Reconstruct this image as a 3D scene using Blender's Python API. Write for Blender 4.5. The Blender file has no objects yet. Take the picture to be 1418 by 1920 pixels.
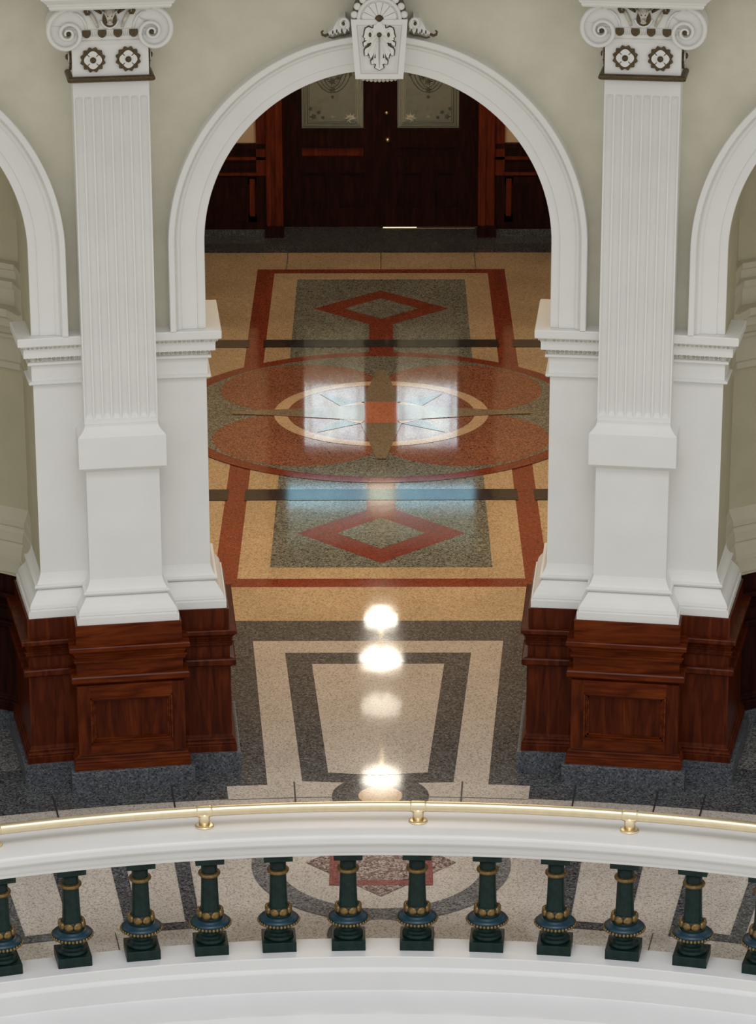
import bpy, math, random
from math import sin, cos, pi, radians, sqrt, atan2, exp
from mathutils import Vector, Matrix
random.seed(7)
sc = bpy.context.scene
COL = sc.collection
X0, Y0 = -0.010, 9.48        # centre of the rotunda
RU = 11.1                    # radius at which arc lengths u are measured

# ------------------------------------------------------------------ materials
def new_mat(name):
    m = bpy.data.materials.new(name); m.use_nodes = True
    nt = m.node_tree; nt.nodes.clear()
    out = nt.nodes.new('ShaderNodeOutputMaterial')
    b = nt.nodes.new('ShaderNodeBsdfPrincipled')
    nt.links.new(b.outputs[0], out.inputs[0])
    return m, nt, b
def N(nt, t, **kw):
    n = nt.nodes.new(t)
    for k, v in kw.items(): setattr(n, k, v)
    return n
def rgba(c): return (c[0], c[1], c[2], 1)
def ramp(nt, stops, interp='LINEAR'):
    r = N(nt, 'ShaderNodeValToRGB'); r.color_ramp.interpolation = interp
    e = r.color_ramp.elements
    e[0].position, e[0].color = stops[0][0], rgba(stops[0][1])
    e[1].position, e[1].color = stops[-1][0], rgba(stops[-1][1])
    for p, c in stops[1:-1]:
        k = e.new(p); k.color = rgba(c)
    return r
def plaster(name, col, var=0.04, rough=0.55, scale=3.0, bump=0.02, spec=0.3):
    m, nt, b = new_mat(name)
    tc = N(nt, 'ShaderNodeTexCoord')
    n = N(nt, 'ShaderNodeTexNoise'); n.inputs['Scale'].default_value = scale; n.inputs['Detail'].default_value = 6
    nt.links.new(tc.outputs['Object'], n.inputs['Vector'])
    lo = [c*(1-var) for c in col]; hi = [min(1, c*(1+var)) for c in col]
    r = ramp(nt, [(0.35, lo), (0.65, hi)]); nt.links.new(n.outputs[0], r.inputs[0])
    nt.links.new(r.outputs[0], b.inputs['Base Color'])
    b.inputs['Roughness'].default_value = rough
    b.inputs['Specular IOR Level'].default_value = spec
    n2 = N(nt, 'ShaderNodeTexNoise'); n2.inputs['Scale'].default_value = 70; n2.inputs['Detail'].default_value = 3
    nt.links.new(tc.outputs['Object'], n2.inputs['Vector'])
    bp = N(nt, 'ShaderNodeBump'); bp.inputs['Strength'].default_value = bump*8; bp.inputs['Distance'].default_value = 0.004
    nt.links.new(n2.outputs[0], bp.inputs['Height']); nt.links.new(bp.outputs[0], b.inputs['Normal'])
    return m
def terrazzo(name, col, dark, light, rough=0.07, amount=0.5, scale=95, spec=0.5):
    m, nt, b = new_mat(name)
    tc = N(nt, 'ShaderNodeTexCoord')
    v = N(nt, 'ShaderNodeTexVoronoi'); v.inputs['Scale'].default_value = scale
    nt.links.new(tc.outputs['Object'], v.inputs['Vector'])
    sep = N(nt, 'ShaderNodeSeparateColor'); nt.links.new(v.outputs['Color'], sep.inputs[0])
    r = ramp(nt, [(0.0, dark), (0.10, dark), (0.22, [a*(1-amount*.35) for a in col]), (0.5, col), (0.8, [a*(1-amount)+b_*amount for a, b_ in zip(col, light)]), (1.0, light)])
    nt.links.new(sep.outputs[0], r.inputs[0])
    n = N(nt, 'ShaderNodeTexNoise'); n.inputs['Scale'].default_value = 1.3; n.inputs['Detail'].default_value = 5
    nt.links.new(tc.outputs['Object'], n.inputs['Vector'])
    r2 = ramp(nt, [(0.3, (0.86,)*3), (0.7, (1.08,)*3)]); nt.links.new(n.outputs[0], r2.inputs[0])
    mx = N(nt, 'ShaderNodeMix', data_type='RGBA', blend_type='MULTIPLY'); mx.inputs[0].default_value = 1
    nt.links.new(r.outputs[0], mx.inputs[6]); nt.links.new(r2.outputs[0], mx.inputs[7])
    nt.links.new(mx.outputs[2], b.inputs['Base Color'])
    b.inputs['Roughness'].default_value = rough
    b.inputs['Specular IOR Level'].default_value = spec
    n3 = N(nt, 'ShaderNodeTexNoise'); n3.inputs['Scale'].default_value = 2.2; n3.inputs['Detail'].default_value = 2
    nt.links.new(tc.outputs['Object'], n3.inputs['Vector'])
    bp = N(nt, 'ShaderNodeBump'); bp.inputs['Strength'].default_value = 0.05; bp.inputs['Distance'].default_value = 0.01
    nt.links.new(n3.outputs[0], bp.inputs['Height']); nt.links.new(bp.outputs[0], b.inputs['Normal'])
    return m
def wood(name, c1, c2, c3, axis=2, rough=0.3):
    m, nt, b = new_mat(name)
    tc = N(nt, 'ShaderNodeTexCoord'); mp = N(nt, 'ShaderNodeMapping')
    s = [9, 9, 9]; s[axis] = 1.1; mp.inputs['Scale'].default_value = s
    nt.links.new(tc.outputs['Object'], mp.inputs['Vector'])
    n = N(nt, 'ShaderNodeTexNoise'); n.inputs['Scale'].default_value = 2.4; n.inputs['Detail'].default_value = 8; n.inputs['Distortion'].default_value = 0.8
    nt.links.new(mp.outputs[0], n.inputs['Vector'])
    r = ramp(nt, [(0.3, c1), (0.5, c2), (0.72, c3)]); nt.links.new(n.outputs[0], r.inputs[0])
    nt.links.new(r.outputs[0], b.inputs['Base Color'])
    b.inputs['Roughness'].default_value = rough
    b.inputs['Specular IOR Level'].default_value = 0.14
    return m
def simple(name, col, rough=0.5, metal=0.0, spec=0.5, noise=0.1, scale=20):
    m, nt, b = new_mat(name)
    tc = N(nt, 'ShaderNodeTexCoord')
    n = N(nt, 'ShaderNodeTexNoise'); n.inputs['Scale'].default_value = scale; n.inputs['Detail'].default_value = 4
    nt.links.new(tc.outputs['Object'], n.inputs['Vector'])
    r = ramp(nt, [(0.3, [c*(1-noise) for c in col]), (0.7, [min(1, c*(1+noise)) for c in col])]); nt.links.new(n.outputs[0], r.inputs[0])
    nt.links.new(r.outputs[0], b.inputs['Base Color'])
    b.inputs['Roughness'].default_value = rough; b.inputs['Metallic'].default_value = metal
    b.inputs['Specular IOR Level'].default_value = spec
    return m
def glow(name, col, strength, noise=0.0, scale=2.0, col2=None):
    m, nt, b = new_mat(name)
    b.inputs['Base Color'].default_value = (0.6, 0.6, 0.6, 1)
    if noise:
        tc = N(nt, 'ShaderNodeTexCoord')
        n = N(nt, 'ShaderNodeTexNoise'); n.inputs['Scale'].default_value = scale; n.inputs['Detail'].default_value = 5
        nt.links.new(tc.outputs['Object'], n.inputs['Vector'])
        r = ramp(nt, [(0.38, col2), (0.62, col)]); nt.links.new(n.outputs[0], r.inputs[0])
        nt.links.new(r.outputs[0], b.inputs['Emission Color'])
    else:
        b.inputs['Emission Color'].default_value = rgba(col)
    b.inputs['Emission Strength'].default_value = strength
    return m

M = {}
M['white'] = plaster('white_paint', (0.79, 0.782, 0.755), 0.02, 0.5)
M['rail_white'] = plaster('balustrade_paint', (0.73, 0.725, 0.715), 0.015, 0.32, spec=0.5)
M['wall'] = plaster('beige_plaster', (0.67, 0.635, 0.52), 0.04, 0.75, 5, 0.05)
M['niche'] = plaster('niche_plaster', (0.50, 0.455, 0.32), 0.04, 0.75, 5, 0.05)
M['niche_trim'] = plaster('niche_trim_paint', (0.55, 0.51, 0.395), 0.03, 0.6)
M['cream_wall'] = plaster('corridor_cream_plaster', (0.72, 0.56, 0.38), 0.03, 0.7)
M['ceiling'] = plaster('corridor_ceiling_plaster', (0.6, 0.55, 0.45), 0.03, 0.8)
M['bronze'] = simple('brown_gilt', (0.085, 0.053, 0.018), 0.45, 0.3, noise=0.35, scale=60)
M['mahogany'] = wood('mahogany', (0.048, 0.0075, 0.0018), (0.104, 0.0175, 0.0032), (0.170, 0.036, 0.0060), axis=0, rough=0.22)
M['mahogany_v'] = wood('mahogany_vertical', (0.034, 0.0052, 0.0014), (0.072, 0.0115, 0.0024), (0.125, 0.024, 0.0045), axis=2, rough=0.3)
M['door_wood'] = wood('dark_mahogany', (0.010, 0.0020, 0.0014), (0.020, 0.0040, 0.0024), (0.038, 0.008, 0.004), axis=2, rough=0.35)
M['casing_wood'] = wood('red_mahogany', (0.07, 0.011, 0.005), (0.13, 0.022, 0.008), (0.19, 0.036, 0.011), axis=2, rough=0.3)
M['stone'] = terrazzo('grey_granite', (0.085, 0.092, 0.105), (0.03, 0.033, 0.038), (0.19, 0.20, 0.215), 0.35, 0.35, 110, 0.3)
M['t_cream'] = terrazzo('cream_terrazzo', (0.56, 0.50, 0.43), (0.34, 0.28, 0.24), (0.66, 0.61, 0.54), 0.05, 0.35, 120)
M['t_tan'] = terrazzo('tan_terrazzo', (0.58, 0.43, 0.26), (0.37, 0.24, 0.12), (0.69, 0.55, 0.36), 0.05, 0.4)
M['t_dark'] = terrazzo('slate_terrazzo', (0.070, 0.073, 0.076), (0.02, 0.02, 0.022), (0.19, 0.195, 0.20), 0.06, 0.4)
M['t_black'] = terrazzo('black_terrazzo', (0.035, 0.032, 0.028), (0.015, 0.015, 0.013), (0.09, 0.08, 0.07), 0.08, 0.4)
M['t_gray'] = terrazzo('grey_green_terrazzo', (0.185, 0.190, 0.150), (0.04, 0.042, 0.035), (0.40, 0.40, 0.34), 0.06, 0.5)
M['t_arm'] = terrazzo('taupe_terrazzo', (0.29, 0.235, 0.155), (0.19, 0.15, 0.09), (0.37, 0.30, 0.21), 0.055, 0.4)
M['t_red'] = terrazzo('red_terrazzo', (0.25, 0.050, 0.022), (0.15, 0.025, 0.012), (0.33, 0.085, 0.04), 0.07, 0.4)
M['t_petal'] = terrazzo('russet_terrazzo', (0.29, 0.115, 0.064), (0.14, 0.042, 0.022), (0.46, 0.22, 0.13), 0.055, 0.5)
M['t_rose'] = terrazzo('coral_terrazzo', (0.60, 0.22, 0.12), (0.45, 0.14, 0.07), (0.70, 0.32, 0.19), 0.055, 0.3)
M['t_ivory'] = terrazzo('ivory_terrazzo', (0.72, 0.52, 0.33), (0.55, 0.38, 0.24), (0.8, 0.62, 0.42), 0.06, 0.3)
M['t_ring'] = terrazzo('grey_terrazzo', (0.15, 0.148, 0.15), (0.05, 0.05, 0.05), (0.30, 0.30, 0.30), 0.08, 0.4)
M['t_purple'] = terrazzo('plum_speckled_terrazzo', (0.20, 0.125, 0.115), (0.06, 0.03, 0.03), (0.50, 0.42, 0.38), 0.12, 0.55, 85)
M['t_ruby'] = terrazzo('ruby_terrazzo', (0.23, 0.065, 0.06), (0.15, 0.03, 0.03), (0.32, 0.12, 0.11), 0.12, 0.3)
M['t_niche'] = terrazzo('niche_floor_terrazzo', (0.14, 0.135, 0.125), (0.04, 0.04, 0.038), (0.36, 0.35, 0.33), 0.2, 0.5)
M['joint'] = simple('joint_line', (0.03, 0.028, 0.028), 0.4)
M['brass'] = simple('satin_brass', (0.85, 0.72, 0.49), 0.32, 1.0, noise=0.05)
M['gold'] = simple('old_gold_leaf', (0.215, 0.135, 0.048), 0.36, 0.6, noise=0.35, scale=60)
M['green'] = simple('bottle_green_iron', (0.003, 0.018, 0.015), 0.42, 0.0, spec=0.28, noise=0.4, scale=30)
M['blue'] = simple('peacock_blue_enamel', (0.004, 0.032, 0.052), 0.35, 0.0, noise=0.2)
M['dirt'] = plaster('aged_white_paint', (0.52, 0.49, 0.41), 0.25, 0.6, 30)
M['daylight'] = glow('daylight_beyond', (0.66, 0.74, 1.0), 20.0, 1, 2.2, (0.44, 0.50, 0.80))
M['daylight2'] = glow('daylight_transom', (0.30, 0.60, 1.0), 11.0, 1, 1.5, (0.22, 0.42, 0.8))
M['daylight3'] = glow('daylight_upper', (0.50, 0.66, 0.80), 1.0, 1, 1.5, (0.35, 0.5, 0.6))
M['daylight4'] = glow('bright_doorway_light', (0.95, 0.93, 1.0), 10.0)
M['lamp'] = glow('lamp_glass', (1.0, 0.92, 0.78), 15.0)
M['lamp_dim'] = glow('lamp_glass_dim', (1.0, 0.90, 0.76), 3.6)
M['gap_glow'] = glow('painted_gap_light', (1.0, 0.86, 0.62), 1.6)  # emissive colour stands in for light leaking under the right leaf
def glass_mat():
    m = bpy.data.materials.new('etched_glass'); m.use_nodes = True; nt = m.node_tree; nt.nodes.clear()
    out = N(nt, 'ShaderNodeOutputMaterial'); tr = N(nt, 'ShaderNodeBsdfTransparent'); tr.inputs[0].default_value = (0.62, 0.66, 0.58, 1)
    df = N(nt, 'ShaderNodeBsdfDiffuse'); df.inputs[0].default_value = (0.38, 0.44, 0.36, 1)
    gl = N(nt, 'ShaderNodeBsdfGlossy'); gl.inputs['Roughness'].default_value = 0.12; gl.inputs[0].default_value = (0.9, 0.9, 0.9, 1)
    tc = N(nt, 'ShaderNodeTexCoord'); n = N(nt, 'ShaderNodeTexNoise'); n.inputs['Scale'].default_value = 9; n.inputs['Detail'].default_value = 5
    nt.links.new(tc.outputs['Object'], n.inputs['Vector'])
    r = ramp(nt, [(0.35, (0.20,)*3), (0.65, (0.34,)*3)]); nt.links.new(n.outputs[0], r.inputs[0])
    a = N(nt, 'ShaderNodeMixShader'); nt.links.new(r.outputs[0], a.inputs[0])
    nt.links.new(tr.outputs[0], a.inputs[1]); nt.links.new(df.outputs[0], a.inputs[2])
    b = N(nt, 'ShaderNodeMixShader'); b.inputs[0].default_value = 0.07
    nt.links.new(a.outputs[0], b.inputs[1]); nt.links.new(gl.outputs[0], b.inputs[2])
    nt.links.new(b.outputs[0], out.inputs[0]); return m
M['glass'] = glass_mat()
gm = M['glass'].copy(); gm.name = 'clear_glass'; M['clear_glass'] = gm
for n_ in gm.node_tree.nodes:
    if n_.type == 'VALTORGB': n_.color_ramp.elements[0].color = (.05, .05, .05, 1); n_.color_ramp.elements[1].color = (.10, .10, .10, 1)
M['etch'] = simple('etched_line', (0.50, 0.50, 0.36), 0.6)
M['etch_dark'] = simple('etched_ornament', (0.075, 0.09, 0.065), 0.6)
M['etch_glint'] = simple('etched_leaf_glint', (0.9, 0.9, 0.75), 0.5)  # pale leaf colour stands in for light reflected in the glass

# ------------------------------------------------------------------ mesh builder
class MB:
    def __init__(s): s.v = []; s.f = []; s.m = []; s.sm = []; s.mats = []
    def mi(s, mat):
        if mat not in s.mats: s.mats.append(mat)
        return s.mats.index(mat)
    def add(s, vs, fs, mat, smooth=False, T=None):
        o = len(s.v); i = s.mi(mat)
        if T: vs = [T(*p) for p in vs]
        s.v += [tuple(p) for p in vs]
        for f in fs: s.f.append(tuple(o+k for k in f)); s.m.append(i); s.sm.append(smooth)
    def box(s, x0, x1, y0, y1, z0, z1, mat, T=None, nx=1):
        xs = [x0+(x1-x0)*i/nx for i in range(nx+1)]; vs = []; fs = []
        for x in xs: vs += [(x, y0, z0), (x, y1, z0), (x, y1, z1), (x, y0, z1)]
        for i in range(nx):
            a = 4*i
            for k in range(4): fs.append((a+k, a+4+k, a+4+(k+1) % 4, a+(k+1) % 4))
        fs += [(3, 2, 1, 0), tuple(4*nx+k for k in range(4))]
        s.add(vs, [f[::-1] for f in fs], mat, False, T)
    def rings(s, rs, mat, smooth=False, closed=True, cap0=False, cap1=False, T=None):
        n = len(rs[0]); vs = [p for r in rs for p in r]; fs = []
        for i in range(len(rs)-1):
            for k in range(n if closed else n-1):
                a = i*n+k; b = i*n+(k+1) % n
                fs.append((a, b, b+n, a+n))
        if cap0: fs.append(tuple(range(n))[::-1])
        if cap1: fs.append(tuple((len(rs)-1)*n+k for k in range(n)))
        s.add(vs, fs, mat, smooth, T)
    def poly(s, pts, y0, y1, mat, T=None, back=True):          # outline (x,z) extruded from y0 (front) to y1
        n = len(pts); A = sum(pts[i][0]*pts[(i+1) % n][1]-pts[(i+1) % n][0]*pts[i][1] for i in range(n))
        if A < 0: pts = pts[::-1]
        vs = [(p[0], y0, p[1]) for p in pts]+[(p[0], y1, p[1]) for p in pts]
        fs = [tuple(range(n))]
        if back: fs.append(tuple(range(n, 2*n))[::-1])
        for i in range(n): j = (i+1) % n; fs.append((j, i, n+i, n+j))
        s.add(vs, fs, mat, False, T)
    def lathe(s, prof, mat, n=24, c=(0, 0, 0), smooth=True, T=None, axis='z'):
        rs = []
        for r, z in prof:
            ring = []
            for k in range(n):
                a = 2*pi*k/n
                if axis == 'z': ring.append((c[0]+r*cos(a), c[1]+r*sin(a), c[2]+z))
                else: ring.append((c[0]+r*cos(a), c[1]-z, c[2]+r*sin(a)))
            rs.append(ring)
        s.rings(rs, mat, smooth, True, True, True, T)
    def tube(s, pts, rad, mat, n=8, smooth=True, T=None, flat=None):   # pts 3D, rad number or list
        rs = []; P = [Vector(p) for p in pts]
        up = Vector((0, 1, 0))
        for i, p in enumerate(P):
            t = (P[min(i+1, len(P)-1)]-P[max(i-1, 0)]).normalized()
            u = up if abs(t.dot(up)) < .95 else Vector((0, 0, 1))
            a = t.cross(u).normalized(); b = a.cross(t).normalized()
            r = rad[i] if isinstance(rad, (list, tuple)) else rad
            rs.append([tuple(p+a*(r*cos(2*pi*k/n))+b*((flat or 1)*r*sin(2*pi*k/n))) for k in range(n)])
        s.rings(rs, mat, smooth, True, True, True, T)
    def ball(s, c, r, mat, n=10, T=None, sq=(1, 1, 1)):
        rs = []
        for i in range(1, n//2+2):
            ph = -pi/2+pi*(i-.5)/(n//2+1)
            rs.append([(c[0]+sq[0]*r*cos(ph)*cos(2*pi*k/n), c[1]+sq[1]*r*cos(ph)*sin(2*pi*k/n), c[2]+sq[2]*r*sin(ph)) for k in range(n)])
        s.rings(rs, mat, True, True, True, True, T)
    def build(s, name, parent=None, loc=None, rz=0, bevel=0):
        me = bpy.data.meshes.new(name); me.from_pydata(s.v, [], s.f)
        for m in s.mats: me.materials.append(m)
        for p, i, sm in zip(me.polygons, s.m, s.sm): p.material_index = i; p.use_smooth = sm
        me.validate(); me.update()
        import bmesh
        bm = bmesh.new(); bm.from_mesh(me); bmesh.ops.recalc_face_normals(bm, faces=bm.faces); bm.to_mesh(me); bm.free()
        o = bpy.data.objects.new(name, me); COL.objects.link(o)
        if parent: o.parent = parent
        if loc: o.location = loc
        o.rotation_euler.z = rz
        if bevel:
            b = o.modifiers.new('bevel', 'BEVEL'); b.width = bevel; b.segments = 2; b.limit_method = 'ANGLE'; b.angle_limit = radians(50)
            try: o.data.shade_smooth()
            except Exception: pass
            w = o.modifiers.new('wn', 'WEIGHTED_NORMAL'); w.keep_sharp = False
        return o
def empty(name, loc=(0, 0, 0), rz=0):
    o = bpy.data.objects.new(name, None); COL.objects.link(o); o.location = loc; o.rotation_euler.z = rz; o.empty_display_size = .2
    return o
def tag(o, label=None, cat=None, group=None, kind=None):
    if label: o['label'] = label
    if cat: o['category'] = cat
    if group: o['group'] = group
    if kind: o['kind'] = kind
    return o
KIDS = {}
def copy_tree(o, parent=None):
    c = o.copy(); COL.objects.link(c)
    if parent: c.parent = parent
    for ch in [x for x in list(COL.objects) if x.parent == o]: copy_tree(ch, c)
    return c
def polar(th, R, z=0): return (X0+R*sin(th), Y0+R*cos(th), z)
def bent(Rb):                      # (u, R, z) -> local coordinates of a thing standing at radius Rb
    return lambda u, R, z: (R*sin(u/RU), R*cos(u/RU)-Rb, z)
def flatT(Rb):                     # flat: (t, R, z)
    return lambda u, R, z: (u, R-Rb, z)
D = radians

# ------------------------------------------------------------------ floor
fl = MB()
LZ = 0.0012
def sector(t0, t1, r0, r1, mat, layer, n=None):
    n = n or max(2, int(abs(t1-t0)/1.0)+2)
    vs = []; fs = []
    for i in range(n+1):
        t = D(t0+(t1-t0)*i/n)
        vs += [polar(t, r0, layer*LZ), polar(t, r1, layer*LZ)]
    for i in range(n): fs.append((2*i, 2*i+1, 2*i+3, 2*i+2))
    fl.add(vs, fs, mat)
def flat_poly(pts, mat, layer): fl.add([(p[0], p[1], layer*LZ) for p in pts], [tuple(range(len(pts)))], mat)
def rect(x0, x1, y0, y1, mat, layer): flat_poly([(x0, y0), (x1, y0), (x1, y1), (x0, y1)], mat, layer)
def disc(cx, cy, r, mat, layer, n=72): flat_poly([(cx+r*cos(2*pi*k/n), cy+r*sin(2*pi*k/n)) for k in range(n)], mat, layer)
def annulus(cx, cy, r0, r1, mat, layer, n=96):
    vs = []; fs = []
    for k in range(n):
        a = 2*pi*k/n; vs += [(cx+r0*cos(a), cy+r0*sin(a), layer*LZ), (cx+r1*cos(a), cy+r1*sin(a), layer*LZ)]
    for k in range(n): j = (k+1) % n; fs.append((2*k, 2*k+1, 2*j+1, 2*j))
    fl.add(vs, fs, mat)
cx = 0.006
sector(-28, 28, 8.0, 13.0, M['t_cream'], 0, 40)
LZ = 0.0012
rect(-2.9, 2.9, 22.1, 35.6, M['t_tan'], .5)
# corridor carpet of inlays
rect(cx-1.368, cx+1.368, 24.076, 34.042, M['t_red'], 1)
rect(cx-1.177, cx+1.177, 24.265, 33.868, M['t_tan'], 2)
rect(cx-.917, cx+.917, 24.53, 33.603, M['t_gray'], 3)
for cy, w, h, wi, hi in ((32.42, .712, .726, .392, .402), (25.362, .712, .732, .374, .395)):
    flat_poly([(cx-w, cy), (cx, cy-h), (cx+w, cy), (cx, cy+h)], M['t_red'], 4)
    flat_poly([(cx-wi, cy), (cx, cy-hi), (cx+wi, cy), (cx, cy+hi)], M['t_gray'], 5)
rect(cx-.124, cx+.124, 30.6, 31.95, M['t_red'], 3.6)
rect(cx-.124, cx+.124, 25.83, 26.9, M['t_red'], 3.6)
for y0_, y1_ in ((30.966, 31.237), (26.216, 26.511)):
    rect(cx-1.20, cx+1.20, y0_, y1_, M['t_black'], 5.5)
    rect(cx-2.44, cx-1.345, y0_, y1_, M['t_black'], 5)
    rect(cx+1.345, cx+2.44, y0_, y1_, M['t_black'], 5)
# medallion
my = 28.735
disc(cx, my, 2.045, M['t_red'], 6, 120)
disc(cx, my, 1.90, M['t_gray'], 7, 120)
for sx in (-1, 1):
    for sy in (-1, 1):
        pts = []
        c0 = (cx+sx*.772, my+sy*.80)
        for k in range(64):
            a = 2*pi*k/64; r = .79+.02*cos(2*(a-atan2(-sy, sx)))
            pts.append((c0[0]+r*cos(a), c0[1]+r*sin(a)))
        flat_poly(pts, M['t_petal'], 8)
disc(cx, my, .905, M['t_petal'], 9)
annulus(cx, my, .89, 1.02, M['t_ivory'], 10)
# compass star
for sx in (-1, 1):
    for sy in (-1, 1):
        q = lambda a, b: (cx+sx*a, my+sy*b)
        flat_poly([q(.60, .61), q(.385, .205), q(.20, .34)], M['t_dark'], 11)
        flat_poly([q(.385, .205), q(.16, .26), q(.195, .345)], M['t_ivory'], 12)
for s_ in (-1, 1):
    pts = [(.195, .335), (.12, .83), (.062, 1.27), (.045, 1.40), (-.045, 1.40), (-.062, 1.27), (-.12, .83), (-.195, .335)]
    flat_poly([(cx+a, my+s_*b) for a, b in pts], M['t_arm'], 13)
    pts = [(.155, .26), (.45, .19), (.98, .095), (1.27, .055), (1.42, .045)]
    flat_poly([(cx+s_*a, my+b) for a, b in pts]+[(cx+s_*a, my-b) for a, b in pts[::-1]], M['t_arm'], 13)
rect(cx-.156, cx+.156, my-.335, my+.335, M['t_rose'], 14)
# back border at the doors and niche floors
rect(-2.9, 2.9, 34.764, 36.1, M['t_dark'], 2)
# threshold: dark field, nested frames
rect(-2.9, 2.9, 20.9, 23.316, M['t_dark'], 3)
sector(-9, 9, 10.515, 11.6, M['t_dark'], 2, 24)
for s_ in (-1, 1):
    sector(s_*9, s_*28, 10.515, 11.25, M['t_dark'], 3, 18)
    sector(s_*9, s_*28, 11.25, 12.9, M['t_niche'], 3.4, 18)
ox = -.018
flat_poly([(ox-.971, 22.882), (ox+.971, 22.882), (ox+.764, 20.12), (ox-.764, 20.12)], M['t_cream'], 4)
sector(-5.66, 5.62, 10.50, 10.722, M['t_cream'], 4.4)
flat_poly([(ox-.715, 22.634), (ox+.715, 22.634), (ox+.528, 20.215), (ox, 20.19), (ox-.528, 20.235)], M['t_dark'], 5)
flat_poly([(ox-.504, 22.403), (ox+.504, 22.403), (ox+.349, 20.378), (ox, 20.33), (ox-.349, 20.378)], M['t_cream'], 6)
disc(0, 19.99, .335, M['t_dark'], 5.5); disc(0, 19.985, .152, M['t_ivory'], 7)
# ring walk medallion with eight-pointed star
annulus(0.005, 18.93, .672, .853, M['t_ring'], 4)
disc(0.003, 17.90, .338, M['t_dark'], 3.5); disc(0.003, 17.90, .20, M['t_cream'], 5)
flat_poly([(-.49, 18.935), (.005, 18.435), (.50, 18.935), (.005, 19.435)], M['t_purple'], 3)
rect(-.333, .343, 18.597, 19.27, M['t_ruby'], 4)
rect(-.270, .280, 18.664, 19.21, M['t_purple'], 5)
for a, b in ((-10.62, -7.5), (-15.4, -12.3), (7.42, 10.46), (12.2, 15.3), (-20.2, -17.1), (17.0, 20.1)):
    sector(a, b, 8.588, 8.686, M['t_dark'], 3, 8); sector(a, b, 9.90, 10.0, M['t_dark'], 3, 8)
    w = .60
    sector(a, a+w, 8.6, 9.98, M['t_dark'], 4, 2); sector(b-w, b, 8.6, 9.98, M['t_dark'], 4, 2)
for t in (-14.6, -12.1, -7.7, -3.15, 3.1, 7.3, 10.35, 12.1, 14.6):
    sector(t-.03, t+.03, 10.30, 10.76, M['joint'], 6, 1)
for t in (-16.9, -11.1, 11.55, 16.9): sector(t-.02, t+.02, 8.1, 8.6, M['joint'], 6, 1)
sector(-27, 27, 10.30, 10.312, M['joint'], 5, 60)
for s_ in (-1, 1): rect(cx+s_*.0-.003, cx+.003, 34.05, 34.76, M['joint'], 4); rect(cx+s_*1.05-.003, cx+s_*1.05+.003, 34.05, 34.76, M['joint'], 4)
floor = fl.build('floor'); tag(floor, 'polished terrazzo floor with inlaid medallion, diamonds and frames', kind='structure')
sl = MB()
vs = []; fs = []
for i in range(41):
    t = D(-28+56*i/40)
    vs += [polar(t, 8.02, -.002), polar(t, 13.0, -.002), polar(t, 13.0, -.3), polar(t, 8.02, -.3)]
for i in range(40):
    for k in range(4): fs.append((4*i+k, 4*i+4+k, 4*i+4+(k+1) % 4, 4*i+(k+1) % 4))
sl.add(vs, fs, M['ceiling'])
sl.box(-2.9, 2.9, 22.2, 40.0, -.3, -.003, M['ceiling'])
tag(sl.build('floor_slab'), 'slab under the terrazzo floor', kind='structure')

# ------------------------------------------------------------------ profiles shared by piers and pilasters: (z, offset)
PLINTH = [(0.0, .18), (.148, .18), (.150, .172)]
WOOD = [(.150, .155), (.195, .155), (.200, .148), (.212, .150), (.222, .146), (.226, .138), (.238, .140), (.248, .136), (.252, .128), (.270, .122),
        (.782, .122), (.788, .132), (.795, .150), (.805, .158), (.838, .158), (.846, .150), (.850, .118),
        (.930, .118), (.938, .130), (.950, .136), (.962, .136), (.970, .146), (.976, .146), (.978, .128), (.985, .128), (1.010, .140), (1.030, .158), (1.034, .166), (1.058, .166), (1.064, .160), (1.066, .116),
        (1.205, .116), (1.207, .108)]
WHITEBASE = [(1.207, .102), (1.256, .102), (1.258, .088), (1.270, .088), (1.272, .092), (1.295, .086), (1.320, .072), (1.345, .054), (1.372, .038), (1.386, .030), (1.388, .022), (1.398, .022), (1.400, .044), (1.412, .048), (1.424, .044), (1.426, .030), (1.440, .022), (1.462, .012), (1.485, .004), (1.50, 0)]
IMPOST = [(2.845, .0), (2.850, .022), (2.858, .030), (2.868, .030), (2.874, .020), (2.876, .008), (2.985, .008), (2.988, .026), (2.995, .034), (3.006, .034), (3.012, .026), (3.014, .014),
          (3.050, .030), (3.052, .062), (3.108, .062), (3.110, .066), (3.118, .068), (3.142, .088), (3.144, .102), (3.192, .104), (3.200, .098)]
def plan_ring(u0, u1, rf, rb, z, nu, dr=3):      # rectangle in (u,R), front row then back row
    p = [(u0+(u1-u0)*i/nu, rf, z) for i in range(nu+1)]
    p += [(u1, rf+(rb-rf)*i/dr, z) for i in range(1, dr)]
    p += [(u1+(u0-u1)*i/nu, rb, z) for i in range(nu+1)]
    p += [(u0, rb+(rf-rb)*i/dr, z) for i in range(1, dr)]
    return p
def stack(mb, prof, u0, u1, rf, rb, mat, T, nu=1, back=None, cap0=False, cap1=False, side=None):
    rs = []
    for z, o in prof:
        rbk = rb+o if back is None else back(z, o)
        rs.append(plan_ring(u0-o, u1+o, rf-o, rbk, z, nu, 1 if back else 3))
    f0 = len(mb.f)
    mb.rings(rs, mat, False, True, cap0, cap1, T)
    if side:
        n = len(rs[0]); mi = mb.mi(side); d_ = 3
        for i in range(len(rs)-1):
            for k in list(range(nu, nu+d_))+list(range(n-d_, n)): mb.m[f0+i*n+k] = mi

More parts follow.
